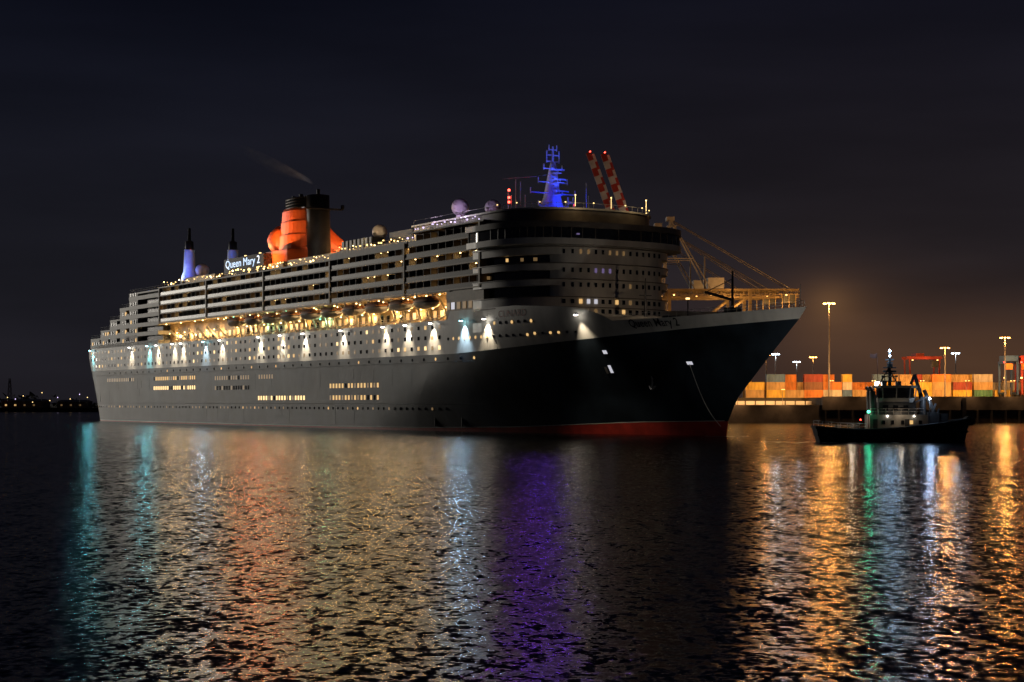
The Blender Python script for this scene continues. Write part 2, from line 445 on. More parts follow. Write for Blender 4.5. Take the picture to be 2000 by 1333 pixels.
# hull floodlights
FLD=[(316,'c'),(275.5,'w'),(259,'c'),(251,'w'),(237,'w'),(230,'w'),(212,'b'),(199.5,'w'),(172.4,'w'),(158,'w'),(144,'w'),(122,'w'),(99.7,'w'),(88.8,'w'),(77,'w'),(63.4,'b'),(53.8,'w'),(23.5,'w')]
CLR={'c':(.2,.85,1),'w':(1,.85,.64),'b':(.5,.75,1)}
OUT=(-.72,.69,-.12)
for u,t in FLD:
    h=24.0 if u>30 else 23.6
    v=hb(u,h)
    fx=MB();fx.beam((0,-.2,0),(0,1.0,.15),.1,.1);fx.box(-.25,.25,.7,1.2,-.1,.3)
    f=fx.build('floodlight','dgrey',ship,(u,v,h))
    MB().box(-.3,.3,.72,1.25,-.26,-.12).build('floodlight_lens','cyanbulb' if t!='w' else 'whitebulb',f)
    big=1.0 if u>70 else 1.5
    light('hull_floodlight','SPOT',(u,v+1.0,h-.3),5600*big,CLR[t],ship,.1,(0,-.24,-1),R(76),.9)
    light('water_streak_spot','SPOT',(u,v+1.4,h-.1),{'c':2500,'b':2400,'w':250}[t],CLR[t],ship,.45,OUT,R(78),1)  # extra outward spot, added only to lay coloured streaks on the water
def shell(u,h,w,hh,m,name):
    rows=[[ (u+a*w/2,hb(u+a*w/2,h+b*hh/2)+.06,h+b*hh/2) for b in(-1,1)] for a in(1,-1)]
    mb=MB();mb.grid(rows,smooth=False);mb.build(name,m,ship)
shell(21,16.2,1.0,.7,'cool','mooring_port');shell(21.5,12.9,.7,1.5,'cool','mooring_port');shell(3.5,13.8,1.2,.6,'cool','mooring_port')
shell(22.6,12.7,.6,1.3,'steel','shell_door')
mb=MB();pts=[]
for i in range(13):
    t=i/12;pts.append((3.4-6.5*t*.55, hb(3.4,13.8)+.2+ (1.0-hb(3.4,13.8)-.2+.6)*t, 13.6-11.8*t-1.6*math.sin(PI*t)))
mb.path(pts,.06,4);mb.build('mooring_line','rope',ship)
mb=MB();mb.beam((0,0,-1.4),(0,.2,1.0),.3,.3);mb.beam((-1,0,-1.0),(0,.1,-1.6),.3,.35);mb.beam((1,0,-1.0),(0,.1,-1.6),.3,.35)
mb.build('anchor','dgrey',ship,(13,hb(13,10.5)+.2,10.5))
def hull_text(txt,uL,uR,h,m,name,vf=None,off=.05,size=1.4,bold=0):
    p,f,w=text_mesh(txt,size,1,bold);k=(uL-uR)/w
    vs=[]
    for x,y in p:
        u=uL-x*k;v=(vf if vf is not None else hb(u,h+y))+off;vs.append((u,v,h+y))
    MB().add(vs,f).build(name,m,ship)
hull_text('Queen Mary 2',12.2,1.6,20.25,'letterdark','name_lettering',size=2.1,bold=.02,off=.07)
hull_text('CUNARD',49.5,39.5,24.0,'letterred','line_lettering',size=2.0)
hull_text('CUNARD',283,272,26.3,'letterred','line_lettering',vf=20.45,size=2.2)
MB().box(191,220,9.4,11.7,41.8,48.4).build('sign_house','glass',ship)
hull_text('Queen Mary 2',218.5,193.5,45.0,'letterlit','illuminated_lettering',vf=11.75,off=.08,size=3.2)
# ---------------------------------------------------------------- stern terraces
tiers=[(252,279,41.3),(279,288,37),(288,298,33.5),(298,309,30.4),(309,321.5,28.0)]
for (a,b,t) in tiers:
    mb=MB();dk=MB();hw_=20.3-(max(0,b-300)*.05)
    dark = a<260
    h=24.4
    dk.box(a+.1,b-.4,-(hw_-1.6),hw_-1.6,24.35,t-.3,0)
    while h<t-1:
        bh=1.25 if dark else 1.7
        mb.box(a,b,-hw_,hw_,h,min(h+bh,t));h+=2.9
    mb.box(a,b-.05,-hw_+.05,hw_-.05,t-.5,t)
    if not dark: mb.box(a+3.2,b-.08,-hw_+.08,hw_-.08,24.5,t-.2)
    else:
        mb.box(a+19,b-.08,-hw_+.08,hw_-.08,24.5,t-.2)
    mb.build('stern_terrace','terrace',ship);dk.build('terrace_glazing','glass',ship)
    railing(a,b,hw_-.2,t,gap=1.4)
it=[]
for (a,b,t) in tiers:
    h=26.2
    while h<t-.5:
        u=a+(3.4 if a>260 else 20.5)
        while u<b-1:
            it.append((lw,['lit' if random.random()<.35 else 'glass'],(u,20.3-(max(0,b-300)*.05)+.0,h),0));u+=2.3
        h+=2.9
many('terrace_window',it,ship)
# ---------------------------------------------------------------- sun deck fittings
mb=MB().box(100,174,-9,12,41.9,45.0).box(110,122,-6,8,45,48.4);mb.build('deck_house','grey',ship)
MB().box(224,248,-9,13,41.8,44.6).build('deck_house','grey',ship)
MB().box(62,92,-10,12,46.75,48.2).build('deck_house','grey',ship)
MB().box(181,206,-9,9,41.8,48.9).build('funnel_house','funnel',ship)
MB().box(180.5,190.5,-9.5,10.5,41.81,45.2).build('funnel_deck_wall','cream',ship)
mb=MB()
for i in range(8):
    u=126+i*2.2;mb.box(u,u+1.2,7,11,45,47.6)
mb.box(125,144,7.2,10.8,44.99,45.4)
mb.build('windscreen','dgrey',ship)
def radome(u,v,h,r,base):
    mb=MB();mb.lathe([(r*.55,base-h),(r*.45,-r*.9),(r*.5,-r*.8)],(u,v,h),12)
    mb.ball((u,v,h),r,18);mb.build('radome','dome',ship)
radome(87,8,51.3,2.05,48.2);radome(85.6,0,51.5,1.95,48.2);radome(135,4,49.9,1.95,45);radome(251.8,6,47.6,2.2,41.3)
light('radome_light','SPOT',(80,18,47.2),3000,(.8,.6,1),ship,.3,(6,-12,4),R(60),1)
light('radome_light','SPOT',(128,14,46.6),2200,(1,.75,.35),ship,.3,(7,-10,3),R(60),1)
# funnel
fun=MB()
def oval(cu,cv,ru,rv,h,n=28,p=2.3,lean=0):
    out=[]
    for j in range(n):
        t=2*PI*j/n;c,s=math.cos(t),math.sin(t)
        out.append((cu+lean+ru*math.copysign(abs(c)**(2/p),c),cv+rv*math.copysign(abs(s)**(2/p),s),h))
    return out
rows=[oval(190,0,9.5,6.6,46),oval(190,0,9.3,6.5,49.5),oval(190.5,0,8.6,5.9,49.7),oval(190.6,0,8.3,5.7,53.6),oval(190.8,0,8.2,5.2,53.8),oval(190.8,0,7.9,5.1,57.3),oval(191,0,7.7,4.8,57.5),oval(191.2,0,7.3,4.6,60.5),oval(191.3,0,6.8,4.2,61.2)]
fun.grid(rows,closed=True,smooth=False)
fun.add(rows[-1],[tuple(range(28))])
fnl=fun.build('funnel','funnel',ship)
sc=MB();sc.grid([oval(198,0,.6,.6,57.2),oval(198,0,3.6,4.4,56.8),oval(198.6,0,4.9,6.0,55),oval(198.9,0,5.4,6.6,53),oval(198.6,0,5.0,6.4,51),oval(198.2,0,3.8,5.4,49.3)],closed=True)
sc.build('air_scoop','funnel',fnl)
w=MB();rr=[]
for i in range(9):
    t=i/8;z=47.2;hh=3.2+6.6*(1-t)**1.5;uu=183-2*t
    rr.append([(uu-3,-(3.4+8.4*t),z),(uu-2.4,-(3.4+8.4*t),z+hh*.8),(uu-.6,-(3.4+8.4*t),z+hh),(uu+3,-(3.4+8.4*t),z+hh*.8),(uu+4,-(3.4+8.4*t),z)])
w.grid(rr,closed=True);w.add(rr[-1],[tuple(range(5))]);w.build('funnel_wing','funnel',fnl)
bk=MB();rows=[oval(180.4,-.4,3.5,3.2,45),oval(180.8,-.4,3.4,3.1,58),oval(181.2,-.4,3.4,3.1,64.2),oval(181.2,-.4,2.9,2.6,64.3),oval(181.2,-.4,2.9,2.6,63)]
bk.grid(rows,closed=True);bk.add(rows[-1],[tuple(range(28))])
for h in(50,55,60): bk.grid([oval(180.8,-.4,3.55,3.25,h),oval(180.8,-.4,3.6,3.3,h+.15),oval(180.8,-.4,3.45,3.15,h+.3)],closed=True)
bk.build('exhaust_duct','black',fnl)
bk=MB()
for h in(61.2,62.0,62.8,63.6): bk.grid([oval(189.5,0,7.2,4.3,h),oval(189.5,0,7.2,4.3,h+.5),oval(189.5,0,.1,.1,h+.51)],closed=True)
bk.grid([oval(189.5,0,6.0,3.6,61),oval(189.5,0,6.0,3.6,64)],closed=True)
bk.build('funnel_cap','black',fnl)
for a,b in((188,1.5),(191,-1.5),(194,1),(188,-2)): MB().tube((a,b,63),(a,b,65.2),.6,.6,8).build('exhaust_pipe','black',fnl)
MB().tube((181,-.5,66),(181,-.5,63.5),.5).build('exhaust_pipe','black',fnl)
pf=MB().box(176.2,177.9,-6,6,60.0,60.3).box(176.2,177.2,-6.2,-5.6,60.3,61.4);pf.build('duct_platform','black',fnl)
FO=(1,.52,.19)
for (u,v,h,e) in((184,16.5,44.2,5500),(190,16.5,44.2,7500),(195,11,49.2,6500),(206,10.8,49.2,7500),(214,5,46,6000),(170,-13,45.4,11000)):
    light('funnel_floodlight','SPOT',(u,v,h),e,FO,ship,.3,(191-u,-v,10),R(88),1)
    MB().box(-.25,.25,-.25,.25,-.3,.1).box(-.08,.08,-.08,.08,-1.5,-.1).build('funnel_lamp','warm2',ship,(u,v,h-.5))
light('duct_light','SPOT',(170,9,45.4),1300,(1,.92,.85),ship,.3,(10.5,-9,9),R(60),1)
light('funnel_streak_spot','SPOT',(190,12,51),5200,(1,.20,.05),ship,.9,(-.82,.56,-.1),R(90),1)  # added orange spots facing outward, for the funnel's streak on the water
light('funnel_streak_spot','SPOT',(205,12,51),3000,(1,.20,.05),ship,.9,(-.82,.56,-.1),R(90),1)
for u,e in((98,1200),(120,1400),(142,1200),(160,700)):
    light('deck_streak_spot','SPOT',(u,21.2,deckh(u)+.8),e,(1,.60,.20),ship,.5,OUT,R(76),1)  # added gold spots facing outward to strengthen the deck's water reflections
light('smoke_fill_light','SPOT',(183,-1,65.5),2200,(1,.85,.75),ship,.3,(.5,.2,1),R(130),1)  # added fill so the smoke catches some pale light
# smoke
sm=D.materials.new('smoke');sm.use_nodes=True;nt=sm.node_tree;N=nt.nodes;L=nt.links
N.remove(N['Principled BSDF']);pv=N.new('ShaderNodeVolumePrincipled');L.new(pv.outputs[0],N['Material Output'].inputs['Volume'])
pv.inputs['Color'].default_value=(.75,.72,.7,1)
tc=N.new('ShaderNodeTexCoord');nn=N.new('ShaderNodeTexNoise');nn.inputs['Scale'].default_value=.2;nn.inputs['Detail'].default_value=4;L.new(tc.outputs['Object'],nn.inputs['Vector'])
mr=N.new('ShaderNodeMapRange');mr.inputs[1].default_value=.36;mr.inputs[2].default_value=.75;mr.inputs[3].default_value=0;mr.inputs[4].default_value=.035;L.new(nn.outputs['Fac'],mr.inputs[0]);L.new(mr.outputs[0],pv.inputs['Density'])
mb=MB();rows=[]
for t in range(9):
    q=t/8;rr=[]
    for j in range(12):
        a=2*PI*j/12;r=.7+7.5*q;rr.append((182+24*q+r*.8*math.cos(a),-1+6*q+r*math.sin(a),66.0+10*q**.8+r*.5*math.sin(a)+.5))
    rows.append(rr)
mb.grid(rows,closed=True);mb.add(rows[0],[tuple(range(12))]);mb.add(rows[-1],[tuple(range(12))][::-1])
M['smoke']=sm
sk=mb.build('smoke','smoke',None,(X0,Z0,0),ANG);tag(sk,'thin wisp of exhaust smoke rising aft of the red funnel','smoke',kind='stuff')
# aft ventilator masts
for (u,v) in((255,9),(248.8,-3)):
    mb=MB();mb.lathe([(2.9,-3.8),(2.6,0),(2.4,.8),(1.9,2),(1.6,8.6),(1.7,8.9),(0,9)],(u,v,45.3),16);vt=mb.build('ventilator_mast','mast',ship)
    mb=MB();mb.lathe([(1.35,0),(1.25,2.4),(.5,2.7),(.42,6.6),(0,6.7)],(u,v,54.35),12);mb.build('mast_cap','black',vt)
    light('mast_floodlight','SPOT',(u-5,v+7,44.6),4200,(.05,.14,1),ship,.3,(5,-7,6),R(80),1)
    light('mast_floodlight','SPOT',(u+1,v+6,44.6),1900,(.6,.78,1),ship,.3,(-1,-6,3),R(80),1)
MB().box(-.3,.3,-.3,.3,-.3,.3).build('deck_beacon','cyanbulb',ship,(239,-3,50.5))
MB().tube((239,-3,44.6),(239,-3,50.2),.12,n=6).build('beacon_post','steel',ship)
# main mast
ms=MB()
rows=[oval(61,0,4.4,2.5,46.7,16),oval(60.8,0,3.5,1.9,49.5,16),oval(60.6,0,2.7,1.3,51.5,16),oval(60.4,0,2.0,.95,54.5,16),oval(60.2,0,1.1,.7,57.6,16),oval(60.2,0,.55,.5,59,16)]
ms.grid(rows,closed=True);mm=ms.build('radar_mast','mast',ship)
ar=MB();ar.tube((60.2,0,57.5),(60.2,0,62.5),.3,.2)
for h,l in((49.5,3.8),(52.2,5.8),(54.6,3.8),(57.6,2.4),(59.2,1.6),(60.6,1.6),(61.8,1.0)):
    ar.beam((60.2,-l,h),(60.2,l,h),.26,.24)
    for s in(-1,1): ar.tube((60.2,s*l,h-.3),(60.2,s*l,h+1.0),.12,n=5)
for v in(-5.4,-4.0): ar.tube((60.2,v,46.7),(60.2,v,51.6),.2,n=5)
ar.beam((60.2,-5.8,50.4),(60.2,-3.6,50.4),.5,.5);ar.beam((60.2,-5.8,49.2),(60.2,-3.6,49.2),.35,.35)
ar.build('yardarm','mast',mm)
ar=MB()
for h,uu in((51.5,-4.2),(54.2,-3.2),(56.4,-2.4)):
    ar.box(60.3+uu,60.3,-.9,.9,h,h+.15);ar.beam((60.3+uu+.4,-1.7,h+.8),(60.3+uu+.4,1.7,h+.8),.25,.3);ar.tube((60.3+uu+.4,0,h),(60.3+uu+.4,0,h+.8),.2,n=6)
ar.build('radar_scanner','mast',mm)
for (u,v,h) in((66,6,55.5),(68,3.5,55.5),(66,8,53),(63,9,51.5),(56,-6,54.5),(58,-8,52),(64,4.8,52)):
    MB().tube((u,v,46.7),(u,v,h),.1,n=5).build('whip_aerial','mast',mm)
MB().beam((66,8,55.3),(60.2,0,56.5),.08,.08).build('signal_halyard','steel',mm)
MB().beam((60,4.5,55.6),(68,8.8,55.6),.12,.12).build('signal_halyard','mast',mm)
for (v,h) in((9.6,51.0),(9.6,50.0),(9.6,52.6)):
    MB().ball((0,0,0),.3,8).build('signal_lamp','redbulb',mm,(63,v,h))
MB().tube((63,9.6,46.7),(63,9.6,52.4),.12,n=5).build('signal_post','steel',mm)
MB().ball((0,0,0),.2,8).build('signal_lamp','redbulb',mm,(60.2,-5.5,50))
for (u,v,h,e) in((52,6,47.4,2600),(67,7,47.4,2400),(52,-7,47.4,2000),(54,1,47.4,1600)):
    light('mast_floodlight','SPOT',(u,v,h),e,(.008,.035,1),ship,.4,(60.5-u,-v,7),R(70),1)
light('mast_floodlight','SPOT',(50,5,49),8000,(.05,.10,1),ship,.4,(10.5,-5,10),R(40),1)
light('mast_streak_spot','SPOT',(57,5,52),3200,(.24,.06,.85),ship,.8,(-.85,.527,-.1),R(80),1)  # added violet spots facing outward, for the mast's streak on the water
light('mast_streak_spot','SPOT',(62,6,50),2000,(.45,.12,.7),ship,.8,(-.85,.527,-.1),R(80),1)
# forecastle fittings
mb=MB();mb.tube((2,-3,21.2),(2,-3,31.5),.35,.18);mb.beam((2,-3,26),(9,-2,27.8),.5,.5);mb.beam((2,-3,30),(9,-2,27.8),.12,.12);mb.box(.8,3.2,-4.2,-1.8,21.2,24.5)
mb.build('deck_crane','dgrey',ship)
mb=MB();mb.tube((26,0,21.2),(26,0,31.5),.4,.12);mb.beam((26,-1.5,28),(26,1.5,28),.15,.15);mb.build('foremast','dgrey',ship)
mb=MB();mb.tube((-20.5,0,22),(-20.8,0,27.5),.1,.05,n=6);mb.build('jackstaff','steel',ship)
MB().tube((12,0,21.2),(12,0,26.5),.12,n=6).build('lamp_post','dgrey',ship)  # post added to carry the fill lamp for the house front
MB().box(11.8,12.3,-.3,.3,26.5,26.8).build('front_fill_lamp','warm2',ship)  # glowing head of the added fill lamp
light('front_fill_light','SPOT',(12.6,0,26.6),1000,(1,.74,.5),ship,.3,(1,0,.25),R(120),1)  # added fill aimed aft to lift the dark front of the superstructure
for (u,v) in((12,4),(12,-4),(-3,2.5),(-3,-2.5)):
    mb=MB();mb.tube((u,v-1.2,22.4),(u,v+1.2,22.4),.8,.8,10);mb.box(u-1,u+1,v-1.5,v-1.2,21.2,23.2);mb.box(u-1,u+1,v+1.2,v+1.5,21.2,23.2);mb.build('mooring_winch','dgrey',ship)
mb=MB()
for s in(1,-1): mb.beam((24,s*1,22.4),(30,s*13,22.4),.3,2.4)
mb.build('breakwater','white',ship)
# ---------------------------------------------------------------- lifeboats
def lifeboat_meshes():
    h=MB();rows=[]
    for i in range(13):
        t=-1+2*i/12;w_=1.95*(1-abs(t)**3.2)+.02;z0=-1.35+.9*abs(t)**3
        rows.append([(5.6*t,w_*math.sin(PI*(-.5+j/8)),z0+(0.1-z0)*(1-math.cos(PI*(-.5+j/8)))) for j in range(9)])
    h.grid(rows)
    c=MB();rows=[]
    for i in range(13):
        t=-1+2*i/12;w_=1.9*(1-abs(t)**3.2)+.02;z1=1.35*(1-abs(t)**4)+.12
        rows.append([(5.5*t,w_*math.cos(PI*j/8)*1.0,.1+(z1-.1)*math.sin(PI*j/8)**.7) for j in range(9)])
    c.grid(rows)
    b=MB();b.path([(5.65*t,(1.98*(1-abs(t)**3.2)+.03),.1) for t in [-1+2*i/12 for i in range(13)]],.09,5)
    w=MB()
    for t in(-3,-2,-1,0,1,2,3): w.box(t-.3,t+.3,1.45,1.66,.55,.9)
    return h.mesh('hull',[M['boatwhite']]),c.mesh('canopy',[M['boatorange']]),b.mesh('fender_strip',[M['dgrey']]),w.mesh('window_row',[M['glass']])
lm=lifeboat_meshes()
ordw=['first','second','third','fourth','fifth','sixth','seventh','eighth','ninth','tenth','eleventh','twelfth','thirteenth','fourteenth','fifteenth','sixteenth','seventeenth','eighteenth','nineteenth','twentieth','twenty-first','twenty-second','twenty-third','twenty-fourth','twenty-fifth','twenty-sixth','twenty-seventh','twenty-eighth','twenty-ninth','thirtieth']
for k,u in enumerate(boats):
    e=empty('lifeboat',W(u,20.1,28.6),ANG)
    tag(e,'orange topped lifeboat hanging over the promenade deck, %s from the bow'%ordw[k],'lifeboat','lifeboats hanging along the liner')
    for nm,me in zip(('hull','canopy','fender_strip','window_row'),lm): link(nm,me,e)
# ---------------------------------------------------------------- tug
tug=empty('tugboat',(61.3,275,0),R(-4))
tag(tug,'small black harbour tug with mast and boom lying ahead of the liner','tugboat')
def tb(x):
    t=(x+12.4)/25
    b=4.6
    if t>.62: b*=max(.0,1-((t-.62)/.38)**2.4)**.6
    if t<.12: b*=.8+.2*(t/.12)
    return b
def tsheer(x): t=(x+12.4)/25;return 2.1+ (1.7*max(0,(t-.35)/.65)**1.3)+.45*max(0,(.2-t)/.2)
xs=[-12.4,-12,-11,-9,-6,-3,0,2,4,6,8,9.5,10.8,11.6,12.2,12.5,12.6]
def trows(sd,zs):
    rows=[]
    for x in xs:
        row=[]
        for q in zs:
            z=-1+(tsheer(x)+1)*q;k=.66+.34*q**.7
            row.append(((x*(.92+.08*q)),sd*tb(x)*k,z))
        rows.append(row if sd>0 else row[::-1])
    return rows
mb=MB()
for sd in(1,-1): mb.grid(trows(sd,[0,.2,.4,.6,.8,1]))
a=trows(1,[0,1])[0];b=trows(-1,[0,1])[0][::-1];mb.grid([a,b])
mb.build('hull','tughull',tug)
p=[(x,tb(x)-.15,tsheer(x)-.75) for x in xs]+[(x,-tb(x)+.15,tsheer(x)-.75) for x in xs[::-1]]
MB().add(p,[tuple(range(len(p)))]).build('deck','tugred',tug)
mb=MB()
for sd in(1,-1): mb.path([(x,sd*(tb(x)+.1),tsheer(x)-.15) for x in xs],.3,6);mb.path([(x*.975,sd*(tb(x)*.93+.05),tsheer(x)*.45) for x in xs],.16,5)
mb.tube((12.4,-1.3,3.4),(12.4,1.3,3.4),.8,n=10);mb.build('rubbing_fender','rubber',tug)
for x in(-9.5,-7,-4.5,-2,.5,3,5.5,8):
    t_=MB();pr=[]
    for j in range(12):
        a=2*PI*j/12;pr.append((x+.6*math.cos(a),-tb(x)-.2,1.4+x*.04+.6*math.sin(a)))
    t_.path(pr+[pr[0]],.2,5);t_.build('tyre_fender','rubber',tug)
MB().box(-3.8,5.4,-2.9,2.9,1.4,4.4).build('deckhouse','tugwhite',tug)
MB().box(-2.2,3.6,-2.4,2.4,4.4,6.4).build('upper_house','tuggrey',tug)
wh=MB();wh.prism([(-1.6,-2.3),(2.6,-2.3),(3.6,-1.3),(3.6,1.3),(2.6,2.3),(-1.6,2.3),(-2.3,1.4),(-2.3,-1.4)],6.4,7.1)
wh.prism([(-2.0,-2.7),(2.8,-2.7),(4.0,-1.5),(4.0,1.5),(2.8,2.7),(-2.0,2.7),(-2.7,1.6),(-2.7,-1.6)],8.7,9.1)
for x,y in((-1.6,-2.35),(.5,-2.4),(2.6,-2.35),(3.65,-1.3),(3.65,1.3),(2.6,2.35),(-1.6,2.35),(-2.35,1.4),(-2.35,-1.4)): wh.beam((x,y,7.1),(x*1.06,y*1.06,8.7),.16,.16)
w0=wh.build('wheelhouse','tugwhite',tug)
MB().prism([(-1.5,-2.2),(2.5,-2.2),(3.5,-1.2),(3.5,1.2),(2.5,2.2),(-1.5,2.2),(-2.2,1.3),(-2.2,-1.3)],7.1,8.7).build('window_band','glass',w0)
for x in(-1.6,-.2,1.4,2.8,4.2): MB().box(x-.25,x+.25,-2.97,-2.88,2.9,3.5).build('cabin_window','lit' if x==2.8 else 'glass',tug)
for x in(-2.9,2.1): MB().box(x-.35,x+.35,-2.98,-2.88,1.7,3.7).build('cabin_door','tuggrey',tug)
for x in(-1.2,.4,2.0): MB().box(x-.4,x+.4,-2.47,-2.38,5.1,5.9).build('cabin_window','glass',tug)
mb=MB();mb.tube((-.2,0,9.1),(-.2,0,14.6),.3,.16)
for z,l in((9.8,1.2),(10.6,1.9),(11.4,1.1),(12.0,1.5),(12.8,.7),(13.3,1.0)): mb.beam((-.2,-l,z),(-.2,l,z),.14,.14);mb.beam((-.2-l*.7,0,z),(-.2+l*.7,0,z),.18,.18)
mb.beam((-2,0,9.1),(-.2,0,12.2),.18,.18);mb.beam((1.2,0,9.1),(-.2,0,11.6),.18,.18);mb.box(-.9,.5,-.6,.6,10.9,11.1);mb.beam((-1.3,-.4,11.4),(.9,.4,11.4),.15,.3)
mb.box(-.6,.2,-.5,.5,12.05,12.6);mb.box(-1.5,-.7,-.5,.5,9.1,9.9);mb.box(.9,1.6,-.5,.5,9.1,9.8)
for x in(-1.4,-1.0,.8,1.3): mb.tube((x,0,9.1),(x,0,10.4+abs(x)*.5),.08,n=5)
mm_=mb.build('mast','tuggrey',tug)
MB().ball((-.2,0,14.7),.2,8).build('masthead_lamp','coolbulb',mm_)
MB().ball((-.2,-.2,13.9),.16,8).build('masthead_lamp','coolbulb',mm_)
mb=MB();mb.tube((-2.0,.3,9.1),(-2.2,.3,14.4),.05,.04);mb.grid([[(-2.2,.3,14.3),(-2.2,.3,13.6)],[(-2.8,.35,14.2),(-2.8,.3,13.5)],[(-3.3,.25,14.3),(-3.3,.3,13.7)]]);mb.build('ensign_staff','tugred',tug)
for s in(-1,1):
    mb=MB();mb.tube((-3.0,s*1.8,4.2),(-3.2,s*1.8,8.2),.6,.5,10);mb.tube((-3.2,s*1.8,8.2),(-3.7,s*1.8,8.9),.3,.3,8);mb.build('exhaust_stack','tuggrey',tug)
mb=MB();mb.tube((5.0,-.4,4.0),(5.0,-.4,7.0),.6,.5);mb.beam((5.0,-.4,6.6),(3.7,-.4,10.9),.5,.65);mb.beam((3.7,-.4,10.9),(3.1,-.4,9.3),.35,.4);mb.beam((7.3,-.4,3.8),(5.2,-.4,8.4),.45,.55);mb.tube((5.0,-.4,5),(4.4,-.4,8.2),.2)
mb.box(5.5,7.4,-1.9,1.4,2.3,4.8);mb.beam((6.2,-1.4,4.4),(6.9,-1.4,6.2),.3,.3);mb.beam((3.6,-1.6,6.4),(5.6,-1.6,7.4),.25,.25)
mb.build('deck_boom','tuggrey',tug)
mb=MB();mb.tube((8,-1.3,3.8),(8,1.3,3.8),.8,.8,12);mb.box(7.2,8.8,-1.7,-1.3,2.2,4.6);mb.box(7.2,8.8,1.3,1.7,2.2,4.6);mb.beam((6.3,-1.5,2.5),(7.4,-1.5,5.4),.25,.25);mb.build('towing_winch','tuggrey',tug)
mb=MB()
for sd in(1,-1):
    P=[(x,sd*(tb(x)-.3),tsheer(x)) for x in(-12,-10.5,-9,-7.5,-6,-4.5)]
    for q in P: mb.tube(q,(q[0],q[1],q[2]+.9),.05,n=4)
    for z in(.45,.9): mb.path([(a,b,c+z) for a,b,c in P],.05,4)
mb.build('guard_rail','cranewhite',tug)
mb=MB()
P=[(x,-2.7,4.4) for x in(-3.6,-2.4,-1.2,0,1.2,2.4,3.6,4.8)]
for q in P: mb.tube(q,(q[0],q[1],q[2]+1),.05,n=4)
for z in(.5,1.0): mb.path([(a,b,c+z) for a,b,c in P],.05,4)
mb.build('guard_rail','steel',tug)
mb=MB();mb.tube((-6,-1,1.4),(-6,-1,3.0),.25);mb.tube((-6,1,1.4),(-6,1,3.0),.25);mb.beam((-6,-1.5,2.8),(-6,1.5,2.8),.3,.3);mb.build('towing_bitt','steel',tug)
MB().tube((-8.5,0,1.4),(-8.5,0,2.8),.5).build('capstan','steel',tug)
MB().ball((-4.0,-3.1,4.9),.24,8).build('sidelight','greenbulb',tug)
MB().ball((-5.2,-2.7,3.6),.12,8).build('sidelight','redbulb',tug)
MB().ball((5.8,-2.2,7.0),.2,8).build('work_lamp','coolbulb',tug)
MB().ball((3.2,-3.05,4.2),.1,8).build('work_lamp','whitebulb',tug)
MB().ball((-1.0,-3.05,4.2),.1,8).build('work_lamp','whitebulb',tug)
MB().tube((5.8,-2.2,4.2),(5.8,-2.2,6.8),.08,n=5).build('lamp_post','tuggrey',tug)
MB().tube((-4.0,-3.1,1.6),(-4.0,-3.1,4.7),.07,n=5).build('lamp_post','tuggrey',tug)
light('tug_green_light','SPOT',(-4.0,-3.5,4.9),130,(.05,1,.5),tug,.2,(0,-1,-.15),R(120),1)
light('tug_green_light','POINT',(-4.0,-3.5,4.9),12,(.05,1,.45),tug,.2)
light('tug_mast_light','POINT',(-.2,-.8,14.9),700,(.4,.68,1),tug,.25)
light('tug_work_light','SPOT',(5.8,-2.7,7.0),380,(.35,.6,1),tug,.2,(0,-1,-.25),R(130),1)
light('tug_work_light','POINT',(5.8,-2.9,6.6),110,(.6,.75,1),tug,.2)
light('tug_deck_light','POINT',(-6.5,-2.0,4.6),140,(1,.8,.6),tug,.2)
light('tug_deck_light','POINT',(1.0,-4.3,4.6),60,(1,.78,.55),tug,.15)
light('bow_fill_spot','SPOT',(-2,1.5,9.6),46000,(1,.93,.84),tug,.2,(-14,42,9),R(60),1)  # added fill spot that brightens the liner's white bow band
MB().box(-2.3,-1.7,1.2,1.6,9.1,9.7).build('bow_fill_head','whitebulb',tug)  # glowing box added as the head of the bow fill spot
mb=MB()
for k in range(150):
    if k<110: x=random.uniform(39,66);y=272+random.gauss(0,3.2)
    else: x=random.uniform(36,44);y=318+random.gauss(0,2.5)
    w_=random.uniform(.15,.7);d_=random.uniform(.1,.35)
    mb.add([(x-w_,y,.03),(x,y-d_,.03),(x+w_,y+d_*.3,.03),(x,y+d_,.03)],[(0,1,2,3)])
tag(mb.build('foam','foam'),'pale foam flecks on the water around the tug','foam',kind='stuff')
# ---------------------------------------------------------------- quay and yard
mb=MB();mb.box(96,900,528,2500,-6,7.8);mb.box(62,96,562,2500,-6,7.8);tag(mb.build('container_terminal_ground','ground'),kind='structure')
mb=MB();mb.box(62,95.9,527,561.9,-6,5.4);tag(mb.build('lower_apron','concrete'),kind='structure')
qw=empty('quay_wall',(240,527,0))
tag(qw,'long concrete quay wall with dark timber fender piles below the container yard','quay wall')
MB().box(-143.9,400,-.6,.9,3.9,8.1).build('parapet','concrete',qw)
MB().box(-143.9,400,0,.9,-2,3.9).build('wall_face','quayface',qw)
it=[]
pile=MB().tube((0,-.5,-2),(0,-.5,3.8),.35,n=8)
for i in range(60): it.append((pile,['shed'],(-143+i*4.3,0,0),0))
many('fender_pile',it,qw)
for x in(-100,-55,-8,40): MB().box(-.6,.6,-1.0,-.61,.5,7.6).build('ladder_recess','dgrey',qw,(x,0,0))
fe=empty('barrier_row',(79,545,5.4));tag(fe,'low white barrier of panels on the lower quay left of the wall','barrier')
for i in range(9): MB().box(-1.4,1.4,-.15,.15,.1,1.3).build('panel','cranewhite',fe,(i*3.2-9,0,0))
